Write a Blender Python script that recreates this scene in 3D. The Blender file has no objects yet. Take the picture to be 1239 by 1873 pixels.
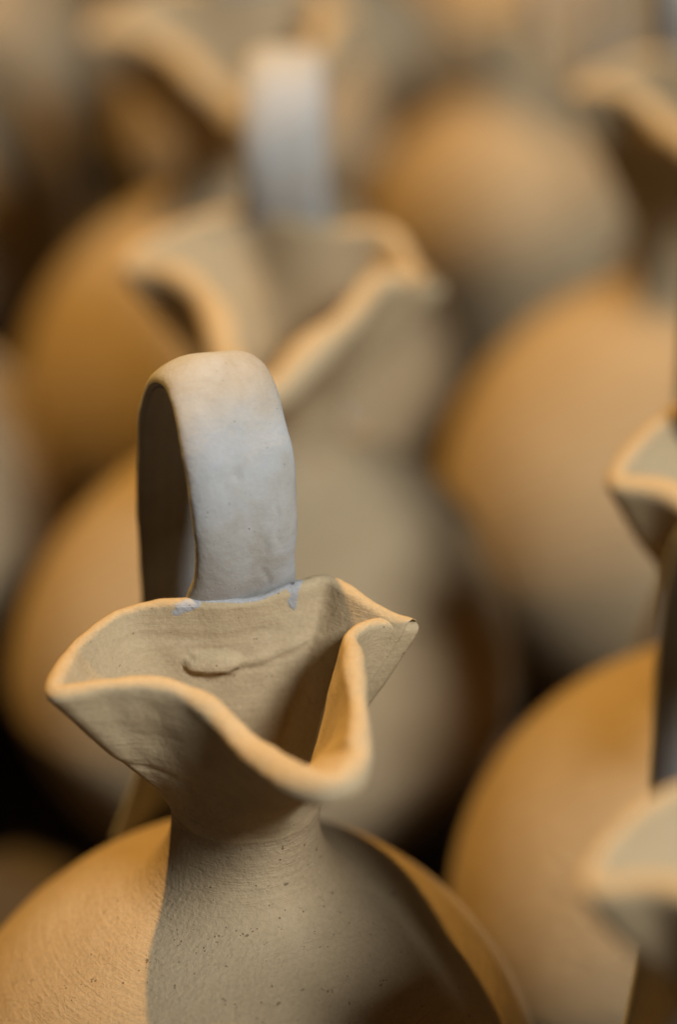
import bpy, math, random
import numpy as np
from mathutils import Vector, noise

# ------------------------------------------------------------------ camera
scene = bpy.context.scene
col = scene.collection
PITCH = math.radians(28.0)
CAM = Vector((0.0218, -0.6021, 0.5536))
cd = bpy.data.cameras.new('camera')
cam = bpy.data.objects.new('camera', cd)
col.objects.link(cam)
cam.location = CAM
cam.rotation_euler = (math.pi / 2 - PITCH, 0, 0)
cd.sensor_fit = 'VERTICAL'
cd.sensor_height = 36.0
cd.sensor_width = 24.0
cd.lens = 107.63
cd.clip_start = 0.02
cd.clip_end = 60.0
cd.dof.use_dof = True
FOCUS = Vector((0.0, 0.014, 0.205))
cd.dof.focus_distance = (FOCUS - CAM).dot(Vector((0, math.cos(PITCH), -math.sin(PITCH))))
cd.dof.aperture_fstop = 2.75
cd.dof.aperture_blades = 9
scene.camera = cam

# ------------------------------------------------------------------ light
world = bpy.data.worlds.new('World')
scene.world = world
world.use_nodes = True
bg = world.node_tree.nodes['Background']
bg.inputs['Color'].default_value = (0.75, 0.85, 1.0, 1)
bg.inputs['Strength'].default_value = 0.012


def aim(ob, target):
    ob.rotation_euler = (Vector(target) - ob.location).to_track_quat('-Z', 'Y').to_euler()


# the warm lamp, high behind the jugs and to the left
WARM_DIR = Vector((0.33, -0.33, -1.0)).normalized()
ld = bpy.data.lights.new('warm_lamp', 'SPOT')
ld.energy = 465.0
ld.color = (1.0, 0.56, 0.15)
ld.shadow_soft_size = 0.03
ld.spot_size = math.radians(75)
ld.spot_blend = 0.6
lo = bpy.data.objects.new('warm_lamp', ld)
col.objects.link(lo)
lo.location = Vector((0.0, 0.1, 0.15)) - WARM_DIR * 2.6
aim(lo, (0, 0.25, 0.1))

# the cool window light, broad, in front and to the right
wd = bpy.data.lights.new('window_light', 'AREA')
wd.shape = 'RECTANGLE'
wd.size = 0.6
wd.size_y = 0.6
wd.energy = 112.0
wd.color = (0.96, 0.975, 1.0)
wo = bpy.data.objects.new('window_light', wd)
col.objects.link(wo)
wo.location = (1.30, -1.50, 2.0)
aim(wo, (0.0, 0.15, 0.15))

scene.cycles.diffuse_bounces = 2
scene.view_settings.view_transform = 'Standard'
scene.view_settings.look = 'None'
scene.view_settings.gamma = 1.0
scene.view_settings.exposure = 0.0
scene.view_settings.use_curve_mapping = False


# ------------------------------------------------------------------ materials
def new_mat(name):
    m = bpy.data.materials.new(name)
    m.use_nodes = True
    nt = m.node_tree
    return m, nt, nt.nodes['Principled BSDF']


def clay_material(name, base, dark, light, rough=0.88, ridge=0.34, grit=0.5, blotch=18.0, pits=1.0, grain=0.10):
    """Unglazed clay: mottled colour, turning lines, grog grains and pits."""
    m, nt, bsdf = new_mat(name)
    N, L = nt.nodes.new, nt.links.new
    tc = N('ShaderNodeTexCoord')
    info = N('ShaderNodeObjectInfo')
    # mottling
    n1 = N('ShaderNodeTexNoise'); n1.inputs['Scale'].default_value = blotch
    n1.inputs['Detail'].default_value = 6; n1.inputs['Roughness'].default_value = 0.6
    n1.inputs['Distortion'].default_value = 0.4
    L(tc.outputs['Object'], n1.inputs['Vector'])
    ramp = N('ShaderNodeValToRGB')
    ramp.color_ramp.elements[0].position = 0.30; ramp.color_ramp.elements[0].color = (*dark, 1)
    ramp.color_ramp.elements[1].position = 0.72; ramp.color_ramp.elements[1].color = (*light, 1)
    e = ramp.color_ramp.elements.new(0.5); e.color = (*base, 1)
    L(n1.outputs['Fac'], ramp.inputs['Fac'])
    # fine grain
    n2 = N('ShaderNodeTexNoise'); n2.inputs['Scale'].default_value = 900
    n2.inputs['Detail'].default_value = 4; n2.inputs['Roughness'].default_value = 0.7
    L(tc.outputs['Object'], n2.inputs['Vector'])
    gr = N('ShaderNodeMapRange'); gr.inputs['From Min'].default_value = 0.3; gr.inputs['From Max'].default_value = 0.7
    gr.inputs['To Min'].default_value = 1 - grain; gr.inputs['To Max'].default_value = 1 + grain
    L(n2.outputs['Fac'], gr.inputs['Value'])
    mul = N('ShaderNodeMix'); mul.data_type = 'RGBA'; mul.blend_type = 'MULTIPLY'
    mul.inputs['Factor'].default_value = 1.0
    L(ramp.outputs['Color'], mul.inputs['A']); L(gr.outputs['Result'], mul.inputs['B'])
    # pits and dark grog specks, thinned out by a slow noise
    vo = N('ShaderNodeTexVoronoi'); vo.inputs['Scale'].default_value = 1250
    vo.inputs['Randomness'].default_value = 1.0
    L(tc.outputs['Object'], vo.inputs['Vector'])
    n3 = N('ShaderNodeTexNoise'); n3.inputs['Scale'].default_value = 420; n3.inputs['Detail'].default_value = 2
    L(tc.outputs['Object'], n3.inputs['Vector'])
    thr = N('ShaderNodeMapRange'); thr.inputs['From Min'].default_value = 0.55; thr.inputs['From Max'].default_value = 0.75
    thr.inputs['To Min'].default_value = 0.0; thr.inputs['To Max'].default_value = 0.55 * pits
    L(n3.outputs['Fac'], thr.inputs['Value'])
    sp = N('ShaderNodeMath'); sp.operation = 'SUBTRACT'
    L(thr.outputs['Result'], sp.inputs[0]); L(vo.outputs['Distance'], sp.inputs[1])
    spm = N('ShaderNodeMapRange'); spm.inputs['From Min'].default_value = 0.0; spm.inputs['From Max'].default_value = 0.14
    L(sp.outputs['Value'], spm.inputs['Value'])
    dk = N('ShaderNodeMix'); dk.data_type = 'RGBA'
    dk.inputs['B'].default_value = (base[0] * .35, base[1] * .3, base[2] * .26, 1)
    fac = N('ShaderNodeMath'); fac.operation = 'MULTIPLY'; fac.inputs[1].default_value = 0.75
    L(spm.outputs['Result'], fac.inputs[0])
    L(fac.outputs['Value'], dk.inputs['Factor']); L(mul.outputs['Result'], dk.inputs['A'])
    # each piece a little lighter or darker
    tone = N('ShaderNodeMapRange'); tone.inputs['To Min'].default_value = 0.95; tone.inputs['To Max'].default_value = 1.05
    L(info.outputs['Random'], tone.inputs['Value'])
    L(dk.outputs['Result'], bsdf.inputs['Base Color'])
    bsdf.inputs['Roughness'].default_value = rough
    bsdf.inputs['Specular IOR Level'].default_value = 0.18
    # relief: turning lines round the axis
    sx = N('ShaderNodeSeparateXYZ'); L(tc.outputs['Object'], sx.inputs['Vector'])
    wz = N('ShaderNodeTexNoise'); wz.inputs['Scale'].default_value = 1.0; wz.inputs['Detail'].default_value = 5
    wz.inputs['Roughness'].default_value = 0.75
    mp = N('ShaderNodeMapping'); mp.inputs['Scale'].default_value = (22, 22, 700)
    mp.inputs['Rotation'].default_value = (0.03, 0.02, 0)
    L(tc.outputs['Object'], mp.inputs['Vector']); L(mp.outputs['Vector'], wz.inputs['Vector'])
    b1 = N('ShaderNodeBump'); b1.inputs['Strength'].default_value = ridge; b1.inputs['Distance'].default_value = 0.0016
    L(wz.outputs['Fac'], b1.inputs['Height'])
    b2 = N('ShaderNodeBump'); b2.inputs['Strength'].default_value = grit; b2.inputs['Distance'].default_value = 0.0010
    L(n2.outputs['Fac'], b2.inputs['Height']); L(b1.outputs['Normal'], b2.inputs['Normal'])
    n5 = N('ShaderNodeTexNoise'); n5.inputs['Scale'].default_value = 170; n5.inputs['Detail'].default_value = 3
    L(tc.outputs['Object'], n5.inputs['Vector'])
    b4 = N('ShaderNodeBump'); b4.inputs['Strength'].default_value = 0.35; b4.inputs['Distance'].default_value = 0.0009
    L(n5.outputs['Fac'], b4.inputs['Height']); L(b2.outputs['Normal'], b4.inputs['Normal'])
    b3 = N('ShaderNodeBump'); b3.invert = True; b3.inputs['Strength'].default_value = 0.5
    b3.inputs['Distance'].default_value = 0.0006
    L(spm.outputs['Result'], b3.inputs['Height']); L(b4.outputs['Normal'], b3.inputs['Normal'])
    L(b3.outputs['Normal'], bsdf.inputs['Normal'])
    return m


CLAY = clay_material('buff_clay', (0.272, 0.206, 0.119), (0.225, 0.163, 0.088), (0.31, 0.242, 0.148))
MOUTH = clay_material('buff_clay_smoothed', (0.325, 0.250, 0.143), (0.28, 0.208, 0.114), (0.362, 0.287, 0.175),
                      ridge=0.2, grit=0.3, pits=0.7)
HANDLE = clay_material('pale_handle_clay', (0.285, 0.281, 0.258), (0.235, 0.216, 0.175), (0.312, 0.320, 0.322),
                       ridge=0.0, grit=0.18, blotch=48.0, pits=0.6, grain=0.04)
SLIP = clay_material('blue_grey_slip', (0.257, 0.257, 0.251), (0.226, 0.222, 0.211), (0.285, 0.287, 0.287),
                     ridge=0.0, grit=0.35, blotch=90.0, pits=0.4)


def ground_material():
    m, nt, bsdf = new_mat('dark_boards')
    N, L = nt.nodes.new, nt.links.new
    tc = N('ShaderNodeTexCoord')
    mp = N('ShaderNodeMapping'); mp.inputs['Scale'].default_value = (60, 3, 3)
    L(tc.outputs['Object'], mp.inputs['Vector'])
    n = N('ShaderNodeTexNoise'); n.inputs['Scale'].default_value = 2.0; n.inputs['Detail'].default_value = 8
    L(mp.outputs['Vector'], n.inputs['Vector'])
    r = N('ShaderNodeValToRGB')
    r.color_ramp.elements[0].color = (0.012, 0.008, 0.005, 1)
    r.color_ramp.elements[1].color = (0.04, 0.026, 0.015, 1)
    L(n.outputs['Fac'], r.inputs['Fac']); L(r.outputs['Color'], bsdf.inputs['Base Color'])
    b = N('ShaderNodeBump'); b.inputs['Strength'].default_value = 0.4; b.inputs['Distance'].default_value = 0.002
    L(n.outputs['Fac'], b.inputs['Height']); L(b.outputs['Normal'], bsdf.inputs['Normal'])
    bsdf.inputs['Roughness'].default_value = 0.8
    return m


# ------------------------------------------------------------------ the surface they stand on
me = bpy.data.meshes.new('table_top')
g = 3.0
vs = [(-g, -g, -.04), (g, -g, -.04), (g, g, -.04), (-g, g, -.04), (-g, -g, 0), (g, -g, 0), (g, g, 0), (-g, g, 0)]
me.from_pydata(vs, [], [(3, 2, 1, 0), (4, 5, 6, 7), (0, 1, 5, 4), (1, 2, 6, 5), (2, 3, 7, 6), (3, 0, 4, 7)])
tb = bpy.data.objects.new('table_top', me)
tb.data.materials.append(ground_material())
tb['kind'] = 'structure'
tb['label'] = 'dark brown boards under the clay jugs'
col.objects.link(tb)

# ------------------------------------------------------------------ jug builder (millimetres)
# trefoil lip of the sharp jug: x, y, z above the nominal rim height; clockwise from the handle
PHI1 = 21.5
RIM1 = [(0.2, 19.0, 4.8), (11.0, 24.0, 5.8), (19.9, 26.2, 6.3), (29.5, 18.6, 3.7), (34.6, 15.9, 2.0), (39.2, 15.6, 0.6), (40.2, 13.0, -0.4),
        (31.5, 10.6, 2.2), (26.4, 3.6, 3.2), (27.5, -3.5, 2.5), (28.3, -14.4, 0.0), (28.9, -27.6, -3.1),
        (28.2, -37.4, -5.8), (25.0, -45.0, -7.4), (18.8, -48.0, -8.0), (12.2, -45.6, -7.7), (4.6, -38.6, -6.5), (-3.0, -28.8, -4.9),
        (-10.8, -20.5, -0.6), (-18.9, -17.0, 1.6), (-30.3, -16.6, 1.0), (-39.2, -18.4, -0.6), (-43.2, -15.8, -1.4),
        (-44.0, -9.6, -.7), (-39.7, 4.4, 0), (-31.5, 15.1, 2.3), (-22.8, 18.9, 3.7), (-12.6, 18.9, 4.6)]


def rot2(pts, deg):
    c, s = math.cos(math.radians(deg)), math.sin(math.radians(deg))
    return [(x * c - y * s, x * s + y * c, z) for x, y, z in pts]


def closed_spline(P, n, soft=10):
    """Periodic Catmull-Rom through P, resampled to n points by a mix of arc length and polar angle."""
    P = np.array(P, float)
    m = len(P)
    out = []
    for k in range(m):
        a, b, c, d = P[(k - 1) % m], P[k], P[(k + 1) % m], P[(k + 2) % m]
        for t in np.linspace(0, 1, 40, endpoint=False):
            out.append(0.5 * (2 * b + (c - a) * t + (2 * a - 5 * b + 4 * c - d) * t * t + (3 * b - a - 3 * c + d) * t ** 3))
    out = np.array(out)
    # a little smoothing rounds the creases
    for _ in range(soft):
        out = 0.5 * out + 0.25 * (np.roll(out, 1, 0) + np.roll(out, -1, 0))
    seg = np.linalg.norm(np.roll(out, -1, 0) - out, axis=1)
    s = np.concatenate([[0], np.cumsum(seg)])
    u = s / s[-1]
    ang = np.unwrap(np.arctan2(out[:, 1], out[:, 0]))
    ang = np.concatenate([ang, [ang[0] - 2 * math.pi]])
    uu = np.linspace(0, 1, n, endpoint=False)
    loop = np.vstack([out, out[:1]])
    res = np.stack([np.interp(uu, u, loop[:, k]) for k in range(3)], 1)
    pol = np.interp(uu, u, ang)
    even = ang[0] - 2 * math.pi * uu
    theta = 0.55 * pol + 0.45 * even
    return res, theta


def smooth_loop(A, n):
    for _ in range(n):
        A = 0.5 * A + 0.25 * (np.roll(A, 1, 0) + np.roll(A, -1, 0))
    return A


def unit(v):
    return v / np.maximum(np.linalg.norm(v, axis=-1, keepdims=True), 1e-9)


def grid_normals(G):
    """G[j, i]: rows up, i round (clockwise seen from above)."""
    di = np.roll(G, -1, 1) - np.roll(G, 1, 1)
    dj = np.gradient(G, axis=0)
    return unit(np.cross(dj, di))


def grid_mesh(name, G, Nrm, mat, parent, cap=False):
    J, I, _ = G.shape
    v = (G.reshape(-1, 3) * 0.001).tolist()
    f = []
    for j in range(J - 1):
        for i in range(I):
            k = (i + 1) % I
            f.append((j * I + i, (j + 1) * I + i, (j + 1) * I + k, j * I + k))
    if cap:
        f.append(tuple(range(I)))
    m = bpy.data.meshes.new(name)
    m.from_pydata(v, [], f)
    m.polygons.foreach_set('use_smooth', [True] * len(f))
    if Nrm is not None:
        m.normals_split_custom_set_from_vertices(Nrm.reshape(-1, 3).tolist())
    m.materials.append(mat)
    o = bpy.data.objects.new(name, m)
    col.objects.link(o)
    o.parent = parent
    return o


def open_mesh(name, G, mat, parent):
    J, I, _ = G.shape
    f = [(j * I + i, j * I + i + 1, (j + 1) * I + i + 1, (j + 1) * I + i) for j in range(J - 1) for i in range(I - 1)]
    m = bpy.data.meshes.new(name)
    m.from_pydata((G.reshape(-1, 3) * 0.001).tolist(), [], f)
    m.polygons.foreach_set('use_smooth', [True] * len(f))
    m.materials.append(mat)
    o = bpy.data.objects.new(name, m)
    col.objects.link(o)
    o.parent = parent
    return o


def path_spline(P, n):
    P = np.array(P, float)
    Q = np.vstack([2 * P[0] - P[1], P, 2 * P[-1] - P[-2]])
    out = []
    for k in range(1, len(Q) - 2):
        a, b, c, d = Q[k - 1], Q[k], Q[k + 1], Q[k + 2]
        for t in np.linspace(0, 1, 30, endpoint=False):
            out.append(0.5 * (2 * b + (c - a) * t + (2 * a - 5 * b + 4 * c - d) * t * t + (3 * b - a - 3 * c + d) * t ** 3))
    out.append(P[-1])
    out = np.array(out)
    s = np.concatenate([[0], np.cumsum(np.linalg.norm(np.diff(out[:, :2], axis=0), axis=1))])
    uu = np.linspace(0, s[-1], n)
    return np.stack([np.interp(uu, s, out[:, k]) for k in range(out.shape[1])], 1)


def lump(p, scale, seed):
    return noise.noise(Vector((p[0] / scale + seed, p[1] / scale - seed * .7, p[2] / scale + seed * 1.3)))


# handle path: distance back from the rim joint, height above the rim, half width, half thickness
HANDLE1 = [(4.0, -8, 13.6, 3.4), (4.2, 2, 14.2, 3.7), (0.2, 13, 12.5, 3.9), (-1.0, 25, 12.6, 4.0), (2.6, 39, 13.0, 4.0),
           (9.5, 49.5, 12.8, 3.9), (18.5, 53.8, 12.8, 3.8), (28.0, 50.0, 12.9, 3.8), (34.5, 40, 13.1, 3.8),
           (37.8, 26, 13.3, 3.8), (38.8, 8, 13.3, 3.7), (38.8, -14, 13.2, 3.7), (38.6, -38, 13.4, 3.7),
           (39.2, -58, 14.5, 3.9), (41.8, -74, 18.0, 4.4), (45.0, -86, 21.0, 4.6)]


def handle_like(zf=1.0, df=1.0, flare=1.0, wf=1.0):
    out = []
    for d, z, w, h in HANDLE1:
        out.append((d * df, z * zf if z > 0 else z, min(w, 13.4) * wf + max(0, w - 13.4) * flare, h))
    return out


def make_jug(name, label, loc, rotz, rim, size=1.0, a=77.0, zc=63.0, b_up=77.0, n_up=1.92, rim_z=195.0, neck_r=17.2,
             neck_z=154.0, shift=(0.0, 0.0), handle=HANDLE1, joint=(0.0, 20.5), psi=22.0, NI=144, detail=False,
             seed=1.0, lean=(0, 0), k=(0.22, 0.36, 0.40), th_lip=4.0, lowp=1.85):
    root = bpy.data.objects.new(name, None)
    col.objects.link(root)
    root.empty_display_size = 0.03
    root.location = loc
    root.rotation_euler = (math.radians(lean[0]), math.radians(lean[1]), math.radians(rotz))
    root.scale = (size, size, size)
    root['label'] = label
    root['category'] = 'jug'
    root['group'] = 'unfired clay jugs standing in rows'
    C, th = closed_spline(rim, NI, 45 if detail else 700)
    C = C.copy()
    C[:, 2] += rim_z
    cx, sx_ = np.cos(th), np.sin(th)
    even = th[0] - 2 * math.pi * np.linspace(0, 1, NI, endpoint=False)
    rows = []
    # foot and belly
    prof = []
    z0 = 0.0
    lowb = zc * 1.10
    for z in np.concatenate([[0.0, 1.2], np.linspace(3.0, zc, 18)]):
        q = min(1.0, (zc - z) / lowb)
        r = a * (1 - q ** lowp) ** (1 / 1.9)
        if z < 1:
            r -= 1.0
        prof.append((r, z))
    r_end = 30.0
    tmax = math.acos(r_end / a)
    for t in np.linspace(0, 1, 40)[1:]:
        ang = t * tmax
        r = a * math.cos(ang) ** (2 / n_up)
        z = zc + b_up * math.sin(ang) ** (2 / n_up)
        prof.append((r, z))
    nb = len(prof)
    # fillet to the neck
    p0 = np.array(prof[-1]); dp = p0 - np.array(prof[-2]); dp /= np.linalg.norm(dp)
    p3 = np.array((neck_r, neck_z))
    p1 = p0 + dp * 9.5
    p2 = p3 - np.array((-0.4, 8.5))
    for t in np.linspace(0, 1, 22)[1:]:
        q = (1 - t) ** 3 * p0 + 3 * t * (1 - t) ** 2 * p1 + 3 * t * t * (1 - t) * p2 + t ** 3 * p3
        prof.append(tuple(q))
    nn = len(prof)
    pr = np.array(prof)
    for j, (r, z) in enumerate(prof):
        w = min(1.0, max(0.0, (z - zc) / (neck_z - zc)))
        tt = even * (1 - w) + th * w
        wob = 1 + 0.006 * np.sin(2 * tt + seed) * (1 - w)
        sh = (1 - w)
        rows.append(np.stack([r * wob * np.cos(tt) + shift[0] * sh, r * wob * np.sin(tt) + shift[1] * sh, np.full(NI, z)], 1))
    # flaring mouth
    Pn = np.stack([neck_r * cx, neck_r * sx_, np.full(NI, neck_z)], 1)
    dv = C - Pn
    hh = dv[:, 2:3]
    dxy = dv.copy(); dxy[:, 2] = 0
    up = np.array([[0, 0, 1.0]])
    P1 = Pn + up * hh * k[0]
    low = np.clip((rim_z - 2.0 - C[:, 2:3]) / 4.0, 0, 1)          # the drooping spout flares further out
    low = smooth_loop(low, 12)
    P2 = C - dxy * (k[1] + 0.16 * low) - up * hh * (k[2] - 0.24 * low)
    NM = 46
    for t in np.linspace(0, 1, NM)[1:]:
        rows.append((1 - t) ** 3 * Pn + 3 * t * (1 - t) ** 2 * P1 + 3 * t * t * (1 - t) * P2 + t ** 3 * C)
    outer = np.array(rows)
    Nn = grid_normals(outer)
    # hand-made unevenness
    # lip and inner face
    Nlip = unit(smooth_loop(Nn[-1], 6 * NI // 144))
    tang = unit(outer[-1] - outer[-3])
    lip = []
    th_arr = np.array([th_lip * (1 + 0.22 * lump(q_, 9, seed + 2) + 0.10 * lump(q_, 3.5, seed + 6)) for q_ in outer[-1]])[:, None]
    th_arr = th_arr * (1 + 0.45 * low + 0.36 * (C[:, 1:2] < 0))
    th_arr = smooth_loop(th_arr, 10)
    cen = outer[-1] - Nlip * th_arr / 2
    for al in np.linspace(0, math.pi, 11)[1:-1]:
        lip.append(cen + Nlip * (th_arr / 2) * math.cos(al) + tang * (th_arr / 2) * math.sin(al) * 0.95)
    inner = []
    for j in range(len(rows) - 1, nb + 2, -1):
        q = min(1.0, (len(rows) - 1 - j) / NM)
        thk = th_arr * (1 - q) + (th_lip + 0.6) * q
        nrm = unit(smooth_loop(Nn[j], 5 * NI // 144))
        inner.append(outer[j] - nrm * thk)
    inner = np.array(inner)
    G = np.concatenate([outer, np.array(lip), inner], 0)
    Ng = grid_normals(G)
    if detail:
        jo, jl = len(outer), len(outer) + len(lip)
        D = np.zeros(G.shape[:2])
        # pad of clay and the wiped ridge inside the mouth
        for j in range(nn, G.shape[0]):
            for i in range(NI):
                p = G[j, i]
                D[j, i] += 0.55 * lump(p, 13, seed) + 0.22 * lump(p, 5.0, seed + 3)
                if j < jl:
                    D[j, i] += 0.22 * lump(p, 8, seed + 9)
                if j >= jl:
                    D[j, i] += inner_feature(p)
                elif jo <= j < jl:
                    D[j, i] += 0.12 * lump(p, 2.2, seed + 5)
                else:
                    D[j, i] += outer_feature(p)
        for j in range(nn):
            for i in range(0, NI):
                p = G[j, i]
                D[j, i] += 0.30 * lump((p[0], p[1], p[2] * 2), 20, seed) + 0.06 * lump((p[0] * .3, p[1] * .3, p[2] * 2.0), 3, seed)
        G = G + Ng * D[..., None]
        Ng = grid_normals(G)
    else:
        D = np.zeros(G.shape[:2])
        for j in range(nn, G.shape[0]):
            for i in range(NI):
                D[j, i] += 0.7 * lump(G[j, i], 15, seed)
        D[:nn] += 0
        G = G + Ng * D[..., None]
        Ng = grid_normals(G)
    js = nb + 6
    grid_mesh('body', G[:js + 1], Ng[:js + 1], CLAY, root, cap=True)
    grid_mesh('neck', G[js:nn + 4], Ng[js:nn + 4], CLAY, root)
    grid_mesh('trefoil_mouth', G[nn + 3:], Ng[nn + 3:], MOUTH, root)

    # handle: a strap swept from the back of the rim down to the shoulder
    NP = 260 if detail else 70
    NS = 120 if detail else 32
    path = path_spline(handle, NP)
    d0 = np.gradient(path[:, :2], axis=0)
    d0 /= np.linalg.norm(d0, axis=1)[:, None]
    ps = math.radians(psi)
    D3 = np.array([-math.sin(ps), math.cos(ps), 0.0])
    B3 = np.array([math.cos(ps), math.sin(ps), 0.0])
    Z3 = np.array([0, 0, 1.0])
    H = np.zeros((NP, NS, 3))
    for q in range(NP):
        d, z, w, h = path[q]
        cpt = np.array([joint[0], joint[1], rim_z]) + D3 * d + Z3 * z
        T = d0[q]
        outn = -T[1] * D3 + T[0] * Z3          # outer face of the loop
        for s in range(NS):
            a_ = 2 * math.pi * s / NS
            ca, sa = math.cos(a_), math.sin(a_)
            ex = 2 / 2.45
            X = w * math.copysign(abs(ca) ** ex, ca)
            Y = h * math.copysign(abs(sa) ** ex, sa)
            fx = X / w
            if sa > 0:
                Y += 0.9 * (1 - fx * fx) - 0.45 * math.exp(-((fx - 0.15) / 0.3) ** 2)
            else:
                Y += 0.5 * math.exp(-((abs(fx) - 0.30) / 0.10) ** 2) - 0.3 * math.exp(-((abs(fx) - 0.72) / 0.1) ** 2)
                Y -= 0.5 * (1 - fx * fx) - 0.6 * math.exp(-((fx + 0.05) / 0.05) ** 2)
            pt = cpt + B3 * X + outn * Y
            if detail:
                nd = unit((B3 * X / w + outn * Y / h)[None])[0]
                dd = 0.55 * lump(pt, 13, 4.2) + 0.10 * lump(pt, 4.2, 7.7) + 0.04 * lump(pt, 1.7, 1.7)
                if sa > 0.3:
                    dd += handle_mark(X, path[q][1], q / NP)
                # scored line along the inner edge
                al = a_ - 2 * math.pi if a_ > math.pi else a_
                dd -= 0.55 * math.exp(-((abs(abs(a_) - math.pi * 1.08)) / 0.075) ** 2)
                pt = pt + nd * dd
            H[q, s] = pt
    Hf = H[:, ::-1]
    grid_mesh('handle', Hf, None, HANDLE, root)
    return root, G, Ng, dict(nn=nn, jo=len(outer), jl=len(outer) + len(lip), NI=NI)


def gauss(x, s):
    return math.exp(-(x / s) ** 2)


def inner_feature(p):
    """Pad of clay pressed on the back wall, the ridge wiped from it, and faint finger lines."""
    x, y, z = p[0], p[1], p[2]
    if y < 2 or z < 176:
        return 0.0
    d = 0.0
    u, v = (x + 7.6) / 5.4, (z - 186.2 - 0.04 * (x + 7.6)) / 2.3
    q = u * u + v * v
    if q < 1.6:
        d += 2.4 * max(0.0, 1 - q / 1.6) ** 0.5 * (1.0 if v > 0 else 1.2)
    xs = (-4, 2, 9.5, 19)
    zs = (184.6, 185.0, 187.2, 190.2)
    if -4 < x < 19:
        zr = float(np.interp(x, xs, zs))
        e = z - zr
        d += (0.9 * gauss(e - 0.7, 1.0) - 0.7 * gauss(e + 0.5, 0.6)) * min(1, (x + 4) / 4, (19 - x) / 8)
    zl = 193.0 + 0.5 * math.sin(x * .12)
    d -= 0.4 * gauss(z - zl, 0.8) * (1 if -30 < x < 8 else 0)
    return d


def handle_mark(X, z, t):
    """Dents and creases on the outer face of the strap."""
    if t > 0.45:
        return 0.0
    d = -0.9 * gauss(math.hypot(X + 2.5, (z - 37) * .8), 0.9)
    xc = 3.2 + 0.9 * math.sin(z * .7) + (16 - z) * .15
    if 7 < z < 24:
        d -= 0.5 * gauss(X - xc, 0.5) * min(1, (z - 7) / 3, (24 - z) / 4)
    xc = 6.5 + 0.5 * math.sin(z)
    if 18 < z < 33:
        d -= 0.4 * gauss(X - xc, 0.6) * min(1, (z - 18) / 3, (33 - z) / 4)
    return d


def outer_feature(p):
    x, y, z = p[0], p[1], p[2]
    d = 0.0
    if y < 0 and x < 0:
        q = math.hypot((x + 28) / 4.5, (z - 182) / 4.0)
        d += 0.5 * gauss(q, 1.0)
        d -= 0.35 * gauss(z - (172 - 0.25 * (x + 20)), 0.9) * gauss(x + 20, 9)
    return d


# ------------------------------------------------------------------ the jugs
main, G1, N1, ix = make_jug('clay_jug', 'sharply focused clay jug with blue grey slip smears where its handle meets the rim',
                            (0, 0, 0), 0, RIM1, detail=True, NI=288, shift=(-4.0, 0), seed=2.3)

TRE = rot2(RIM1, -PHI1)          # the same lip turned so that the spout points straight at -y


def variant(seed, lob=1.0, spout=1.0, amp=1.6, tilt=0.0, deep=1.0, full=1.0):
    rnd = random.Random(seed)
    out = []
    for x, y, z in TRE:
        f = spout if y < -20 else lob
        if y < -4 and math.hypot(x, y) < 33:
            f *= full
        out.append((x * f + rnd.uniform(-amp, amp) * .5, y * f * deep + rnd.uniform(-amp, amp) * .5,
                    z + tilt * y + rnd.uniform(-amp, amp) * .6))
    return out


def jug(label, x, y, spout_deg, size=1.0, seed=1, **kw):
    # spout_deg: 0 = spout towards -y, positive swings it to +x
    kw.setdefault('joint', (-7.5, 19.0))
    kw.setdefault('psi', 0.0)
    make_jug('clay_jug', label, (x, y, 0), spout_deg, kw.pop('rim', None) or variant(seed), size=size, seed=seed * 1.7, **kw)




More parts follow.
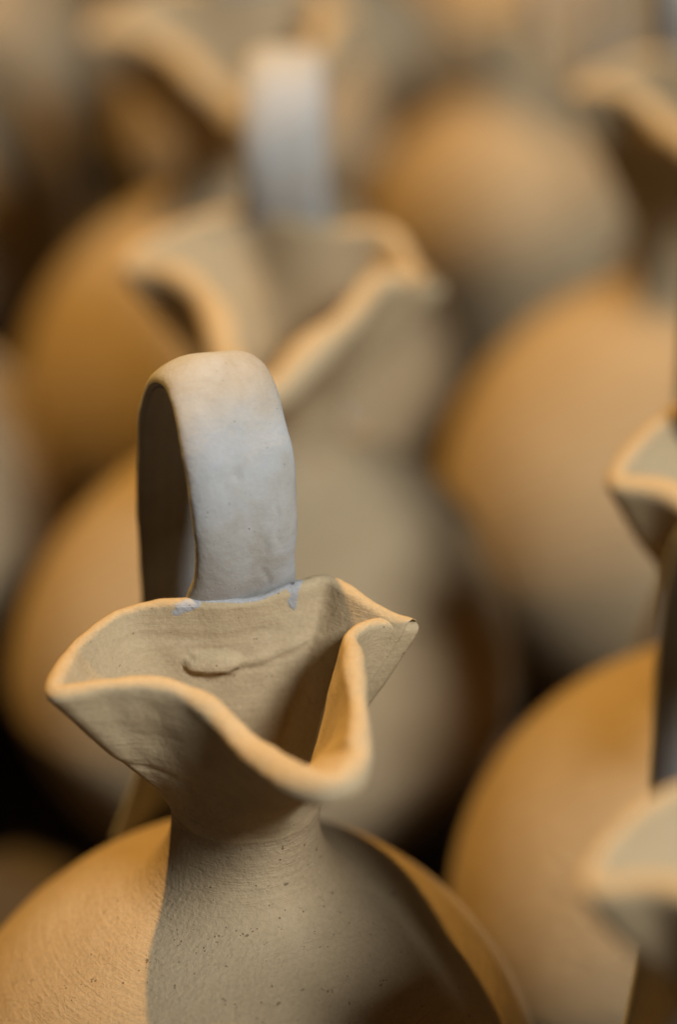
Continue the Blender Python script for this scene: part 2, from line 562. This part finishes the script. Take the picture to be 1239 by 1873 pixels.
def slip_smears(root, G, Nr, ix):
    """Grey slip wiped over the joint of handle and rim: a thin skin that follows the lip and the inner wall."""
    jm = (ix['jo'] + ix['jl']) // 2
    j0, j1 = jm - 4, ix['jl'] + 13
    cols = [i for i in range(ix['NI']) if G[jm, i, 1] > 6 and -19 < G[jm, i, 0] < 17]
    k0 = next((k for k in range(1, len(cols)) if cols[k] - cols[k - 1] != 1), 0)
    cols = cols[k0:] + cols[:k0]
    A, B = G[j0:j1][:, cols], Nr[j0:j1][:, cols]

    def fine(M, f=5):
        a = np.linspace(0, M.shape[0] - 1, (M.shape[0] - 1) * f + 1)
        b = np.linspace(0, M.shape[1] - 1, (M.shape[1] - 1) * f + 1)
        ia, ib = np.minimum(a.astype(int), M.shape[0] - 2), np.minimum(b.astype(int), M.shape[1] - 2)
        fa, fb = (a - ia)[:, None, None], (b - ib)[None, :, None]
        return ((1 - fa) * (1 - fb) * M[ia][:, ib] + fa * (1 - fb) * M[ia + 1][:, ib]
                + (1 - fa) * fb * M[ia][:, ib + 1] + fa * fb * M[ia + 1][:, ib + 1])
    A, B = fine(A), unit(fine(B))
    top = A[4 * 5]
    def build(fn):
        P = np.zeros_like(A)
        for q in range(A.shape[0]):
            for w in range(A.shape[1]):
                p = A[q, w]
                s_ = np.linalg.norm(p - top[w]) * (1 if q >= 20 else -1)
                m = fn(p[0], s_) + 0.55 * lump(p, 1.3, 3.3) + 0.6 * lump(p, 3.0, 8.1) + 0.2 * lump(p, .5, 2.2)
                P[q, w] = p + B[q, w] * (0.16 * max(-1, min(1, m * 1.6)) + 0.01)
        return P

    def f_right(x, s_):
        return 1.0 - abs((x - 11.4) / max(0.25, 2.0 * (1 - s_ / 7.5))) - max(0, s_ - 5.5) - max(0, -s_ - 1.5)

    def f_left(x, s_):
        return 1.0 - ((x + 13.4) / 3.4) ** 2 - ((s_ - 1.8 + 0.25 * (x + 13.4)) / 1.5) ** 2

    def f_line(x, s_):
        return 1.0 - ((s_ - 0.2) / 0.9) ** 2 - max(0, abs(x + 0.5) - 11.5)
    for fn in (f_right, f_left, f_line):
        P = build(fn)
        xs = P[20, :, 0]
        lo_, hi_ = {f_right: (8, 15), f_left: (-18.5, -9), f_line: (-13.5, 12.5)}[fn]
        keep = [k for k in range(len(xs)) if lo_ < xs[k] < hi_]
        P = P[:, keep]
        if fn is f_line:
            P = P[5:45]
        open_mesh('slip_smear', P[:, ::-1] if P[0, 0, 0] > P[0, -1, 0] else P, SLIP, root)


slip_smears(main, G1, N1, ix)

RIM2 = [(x * 1.06 if x > 15 else x, y, z) for x, y, z in variant(2, 1.02, 1.0, amp=0.8, tilt=0.16, deep=1.1, full=1.1)]
jug("clay jug right behind the sharp jug, its wide mouth below an upright pale handle", 0.005, 0.211, -10, 1.03, 2,
    rim=RIM2, th_lip=5.4, lowp=1.45, shift=(-6, 0), rim_z=191.0, neck_z=150.0, joint=(-3.5, 23), psi=10.0,
    handle=[(d, z * .80 + 6 if z > 0 else z + 6, w * .90, h) for d, z, w, h in HANDLE1])
jug("clay jug third in the sharp jug's row, orange belly behind the second jug's mouth", -0.014, 0.398, 6, 1.06, 3, joint=(6, 19),
    rim=variant(3, 1.03, 1.0, amp=0.8, tilt=0.15, full=1.25), th_lip=5.5)
jug("blurred grey clay jug fourth in the sharp jug's row", 0.005, 0.677, 5, 1.05, 4)
jug("round clay jug with smooth orange belly nestled against the sharp jug's shoulder", 0.128, 0.090, -6, 0.98, 5,
    rim=variant(5, 0.84, 0.95, amp=0.4, tilt=0.28, deep=1.35), rim_z=195.0, th_lip=5.8)
jug("large orange lit clay jug behind the one nestled against the sharp jug", 0.136, 0.315, 0, 1.06, 6,
    rim=variant(6, 0.85, 0.85, amp=0.5, full=1.2), th_lip=5.0, rim_z=203.0, joint=(2, 19))
jug("small tall clay jug with orange belly among larger blurred jugs", 0.089, 0.558, -80, 0.74, 7, rim=variant(7, 0.6, 0.55),
    zc=90.0, neck_z=182.0, rim_z=214.0, handle=handle_like(0.6, 0.9))
jug("clay jug showing only a pale lip lobe and dark handle before an orange belly", 0.118, -0.111, 10, 1.10, 8, a=68.0,
    rim=variant(8, 1.0, 1.0, amp=0.8, full=1.2), handle=handle_like(0.85, 1.0, 0.2), joint=(-4, 19))
jug("grey shaded clay jug bulging in beside the second jug's lit flank", -0.146, 0.300, 40, 1.05, 9, rim=variant(9, 1.1, 1.1))
jug("dim brown clay jug in deep shade across the dark gap from the sharp jug", -0.180, 0.125, 12, 1.08, 10)
jug("blurred grey clay jug beside the third jug's lit belly, behind the shaded one", -0.162, 0.585, 40, 1.02, 11, rim=variant(11, 1.1, 1.1))
jug("blurred grey clay jug in the farthest row behind the other grey ones", -0.165, 0.800, 30, 1.02, 12)
jug("blurred orange clay jug in the farthest row behind the small tall jug", 0.125, 0.800, 0, 1.05, 13)
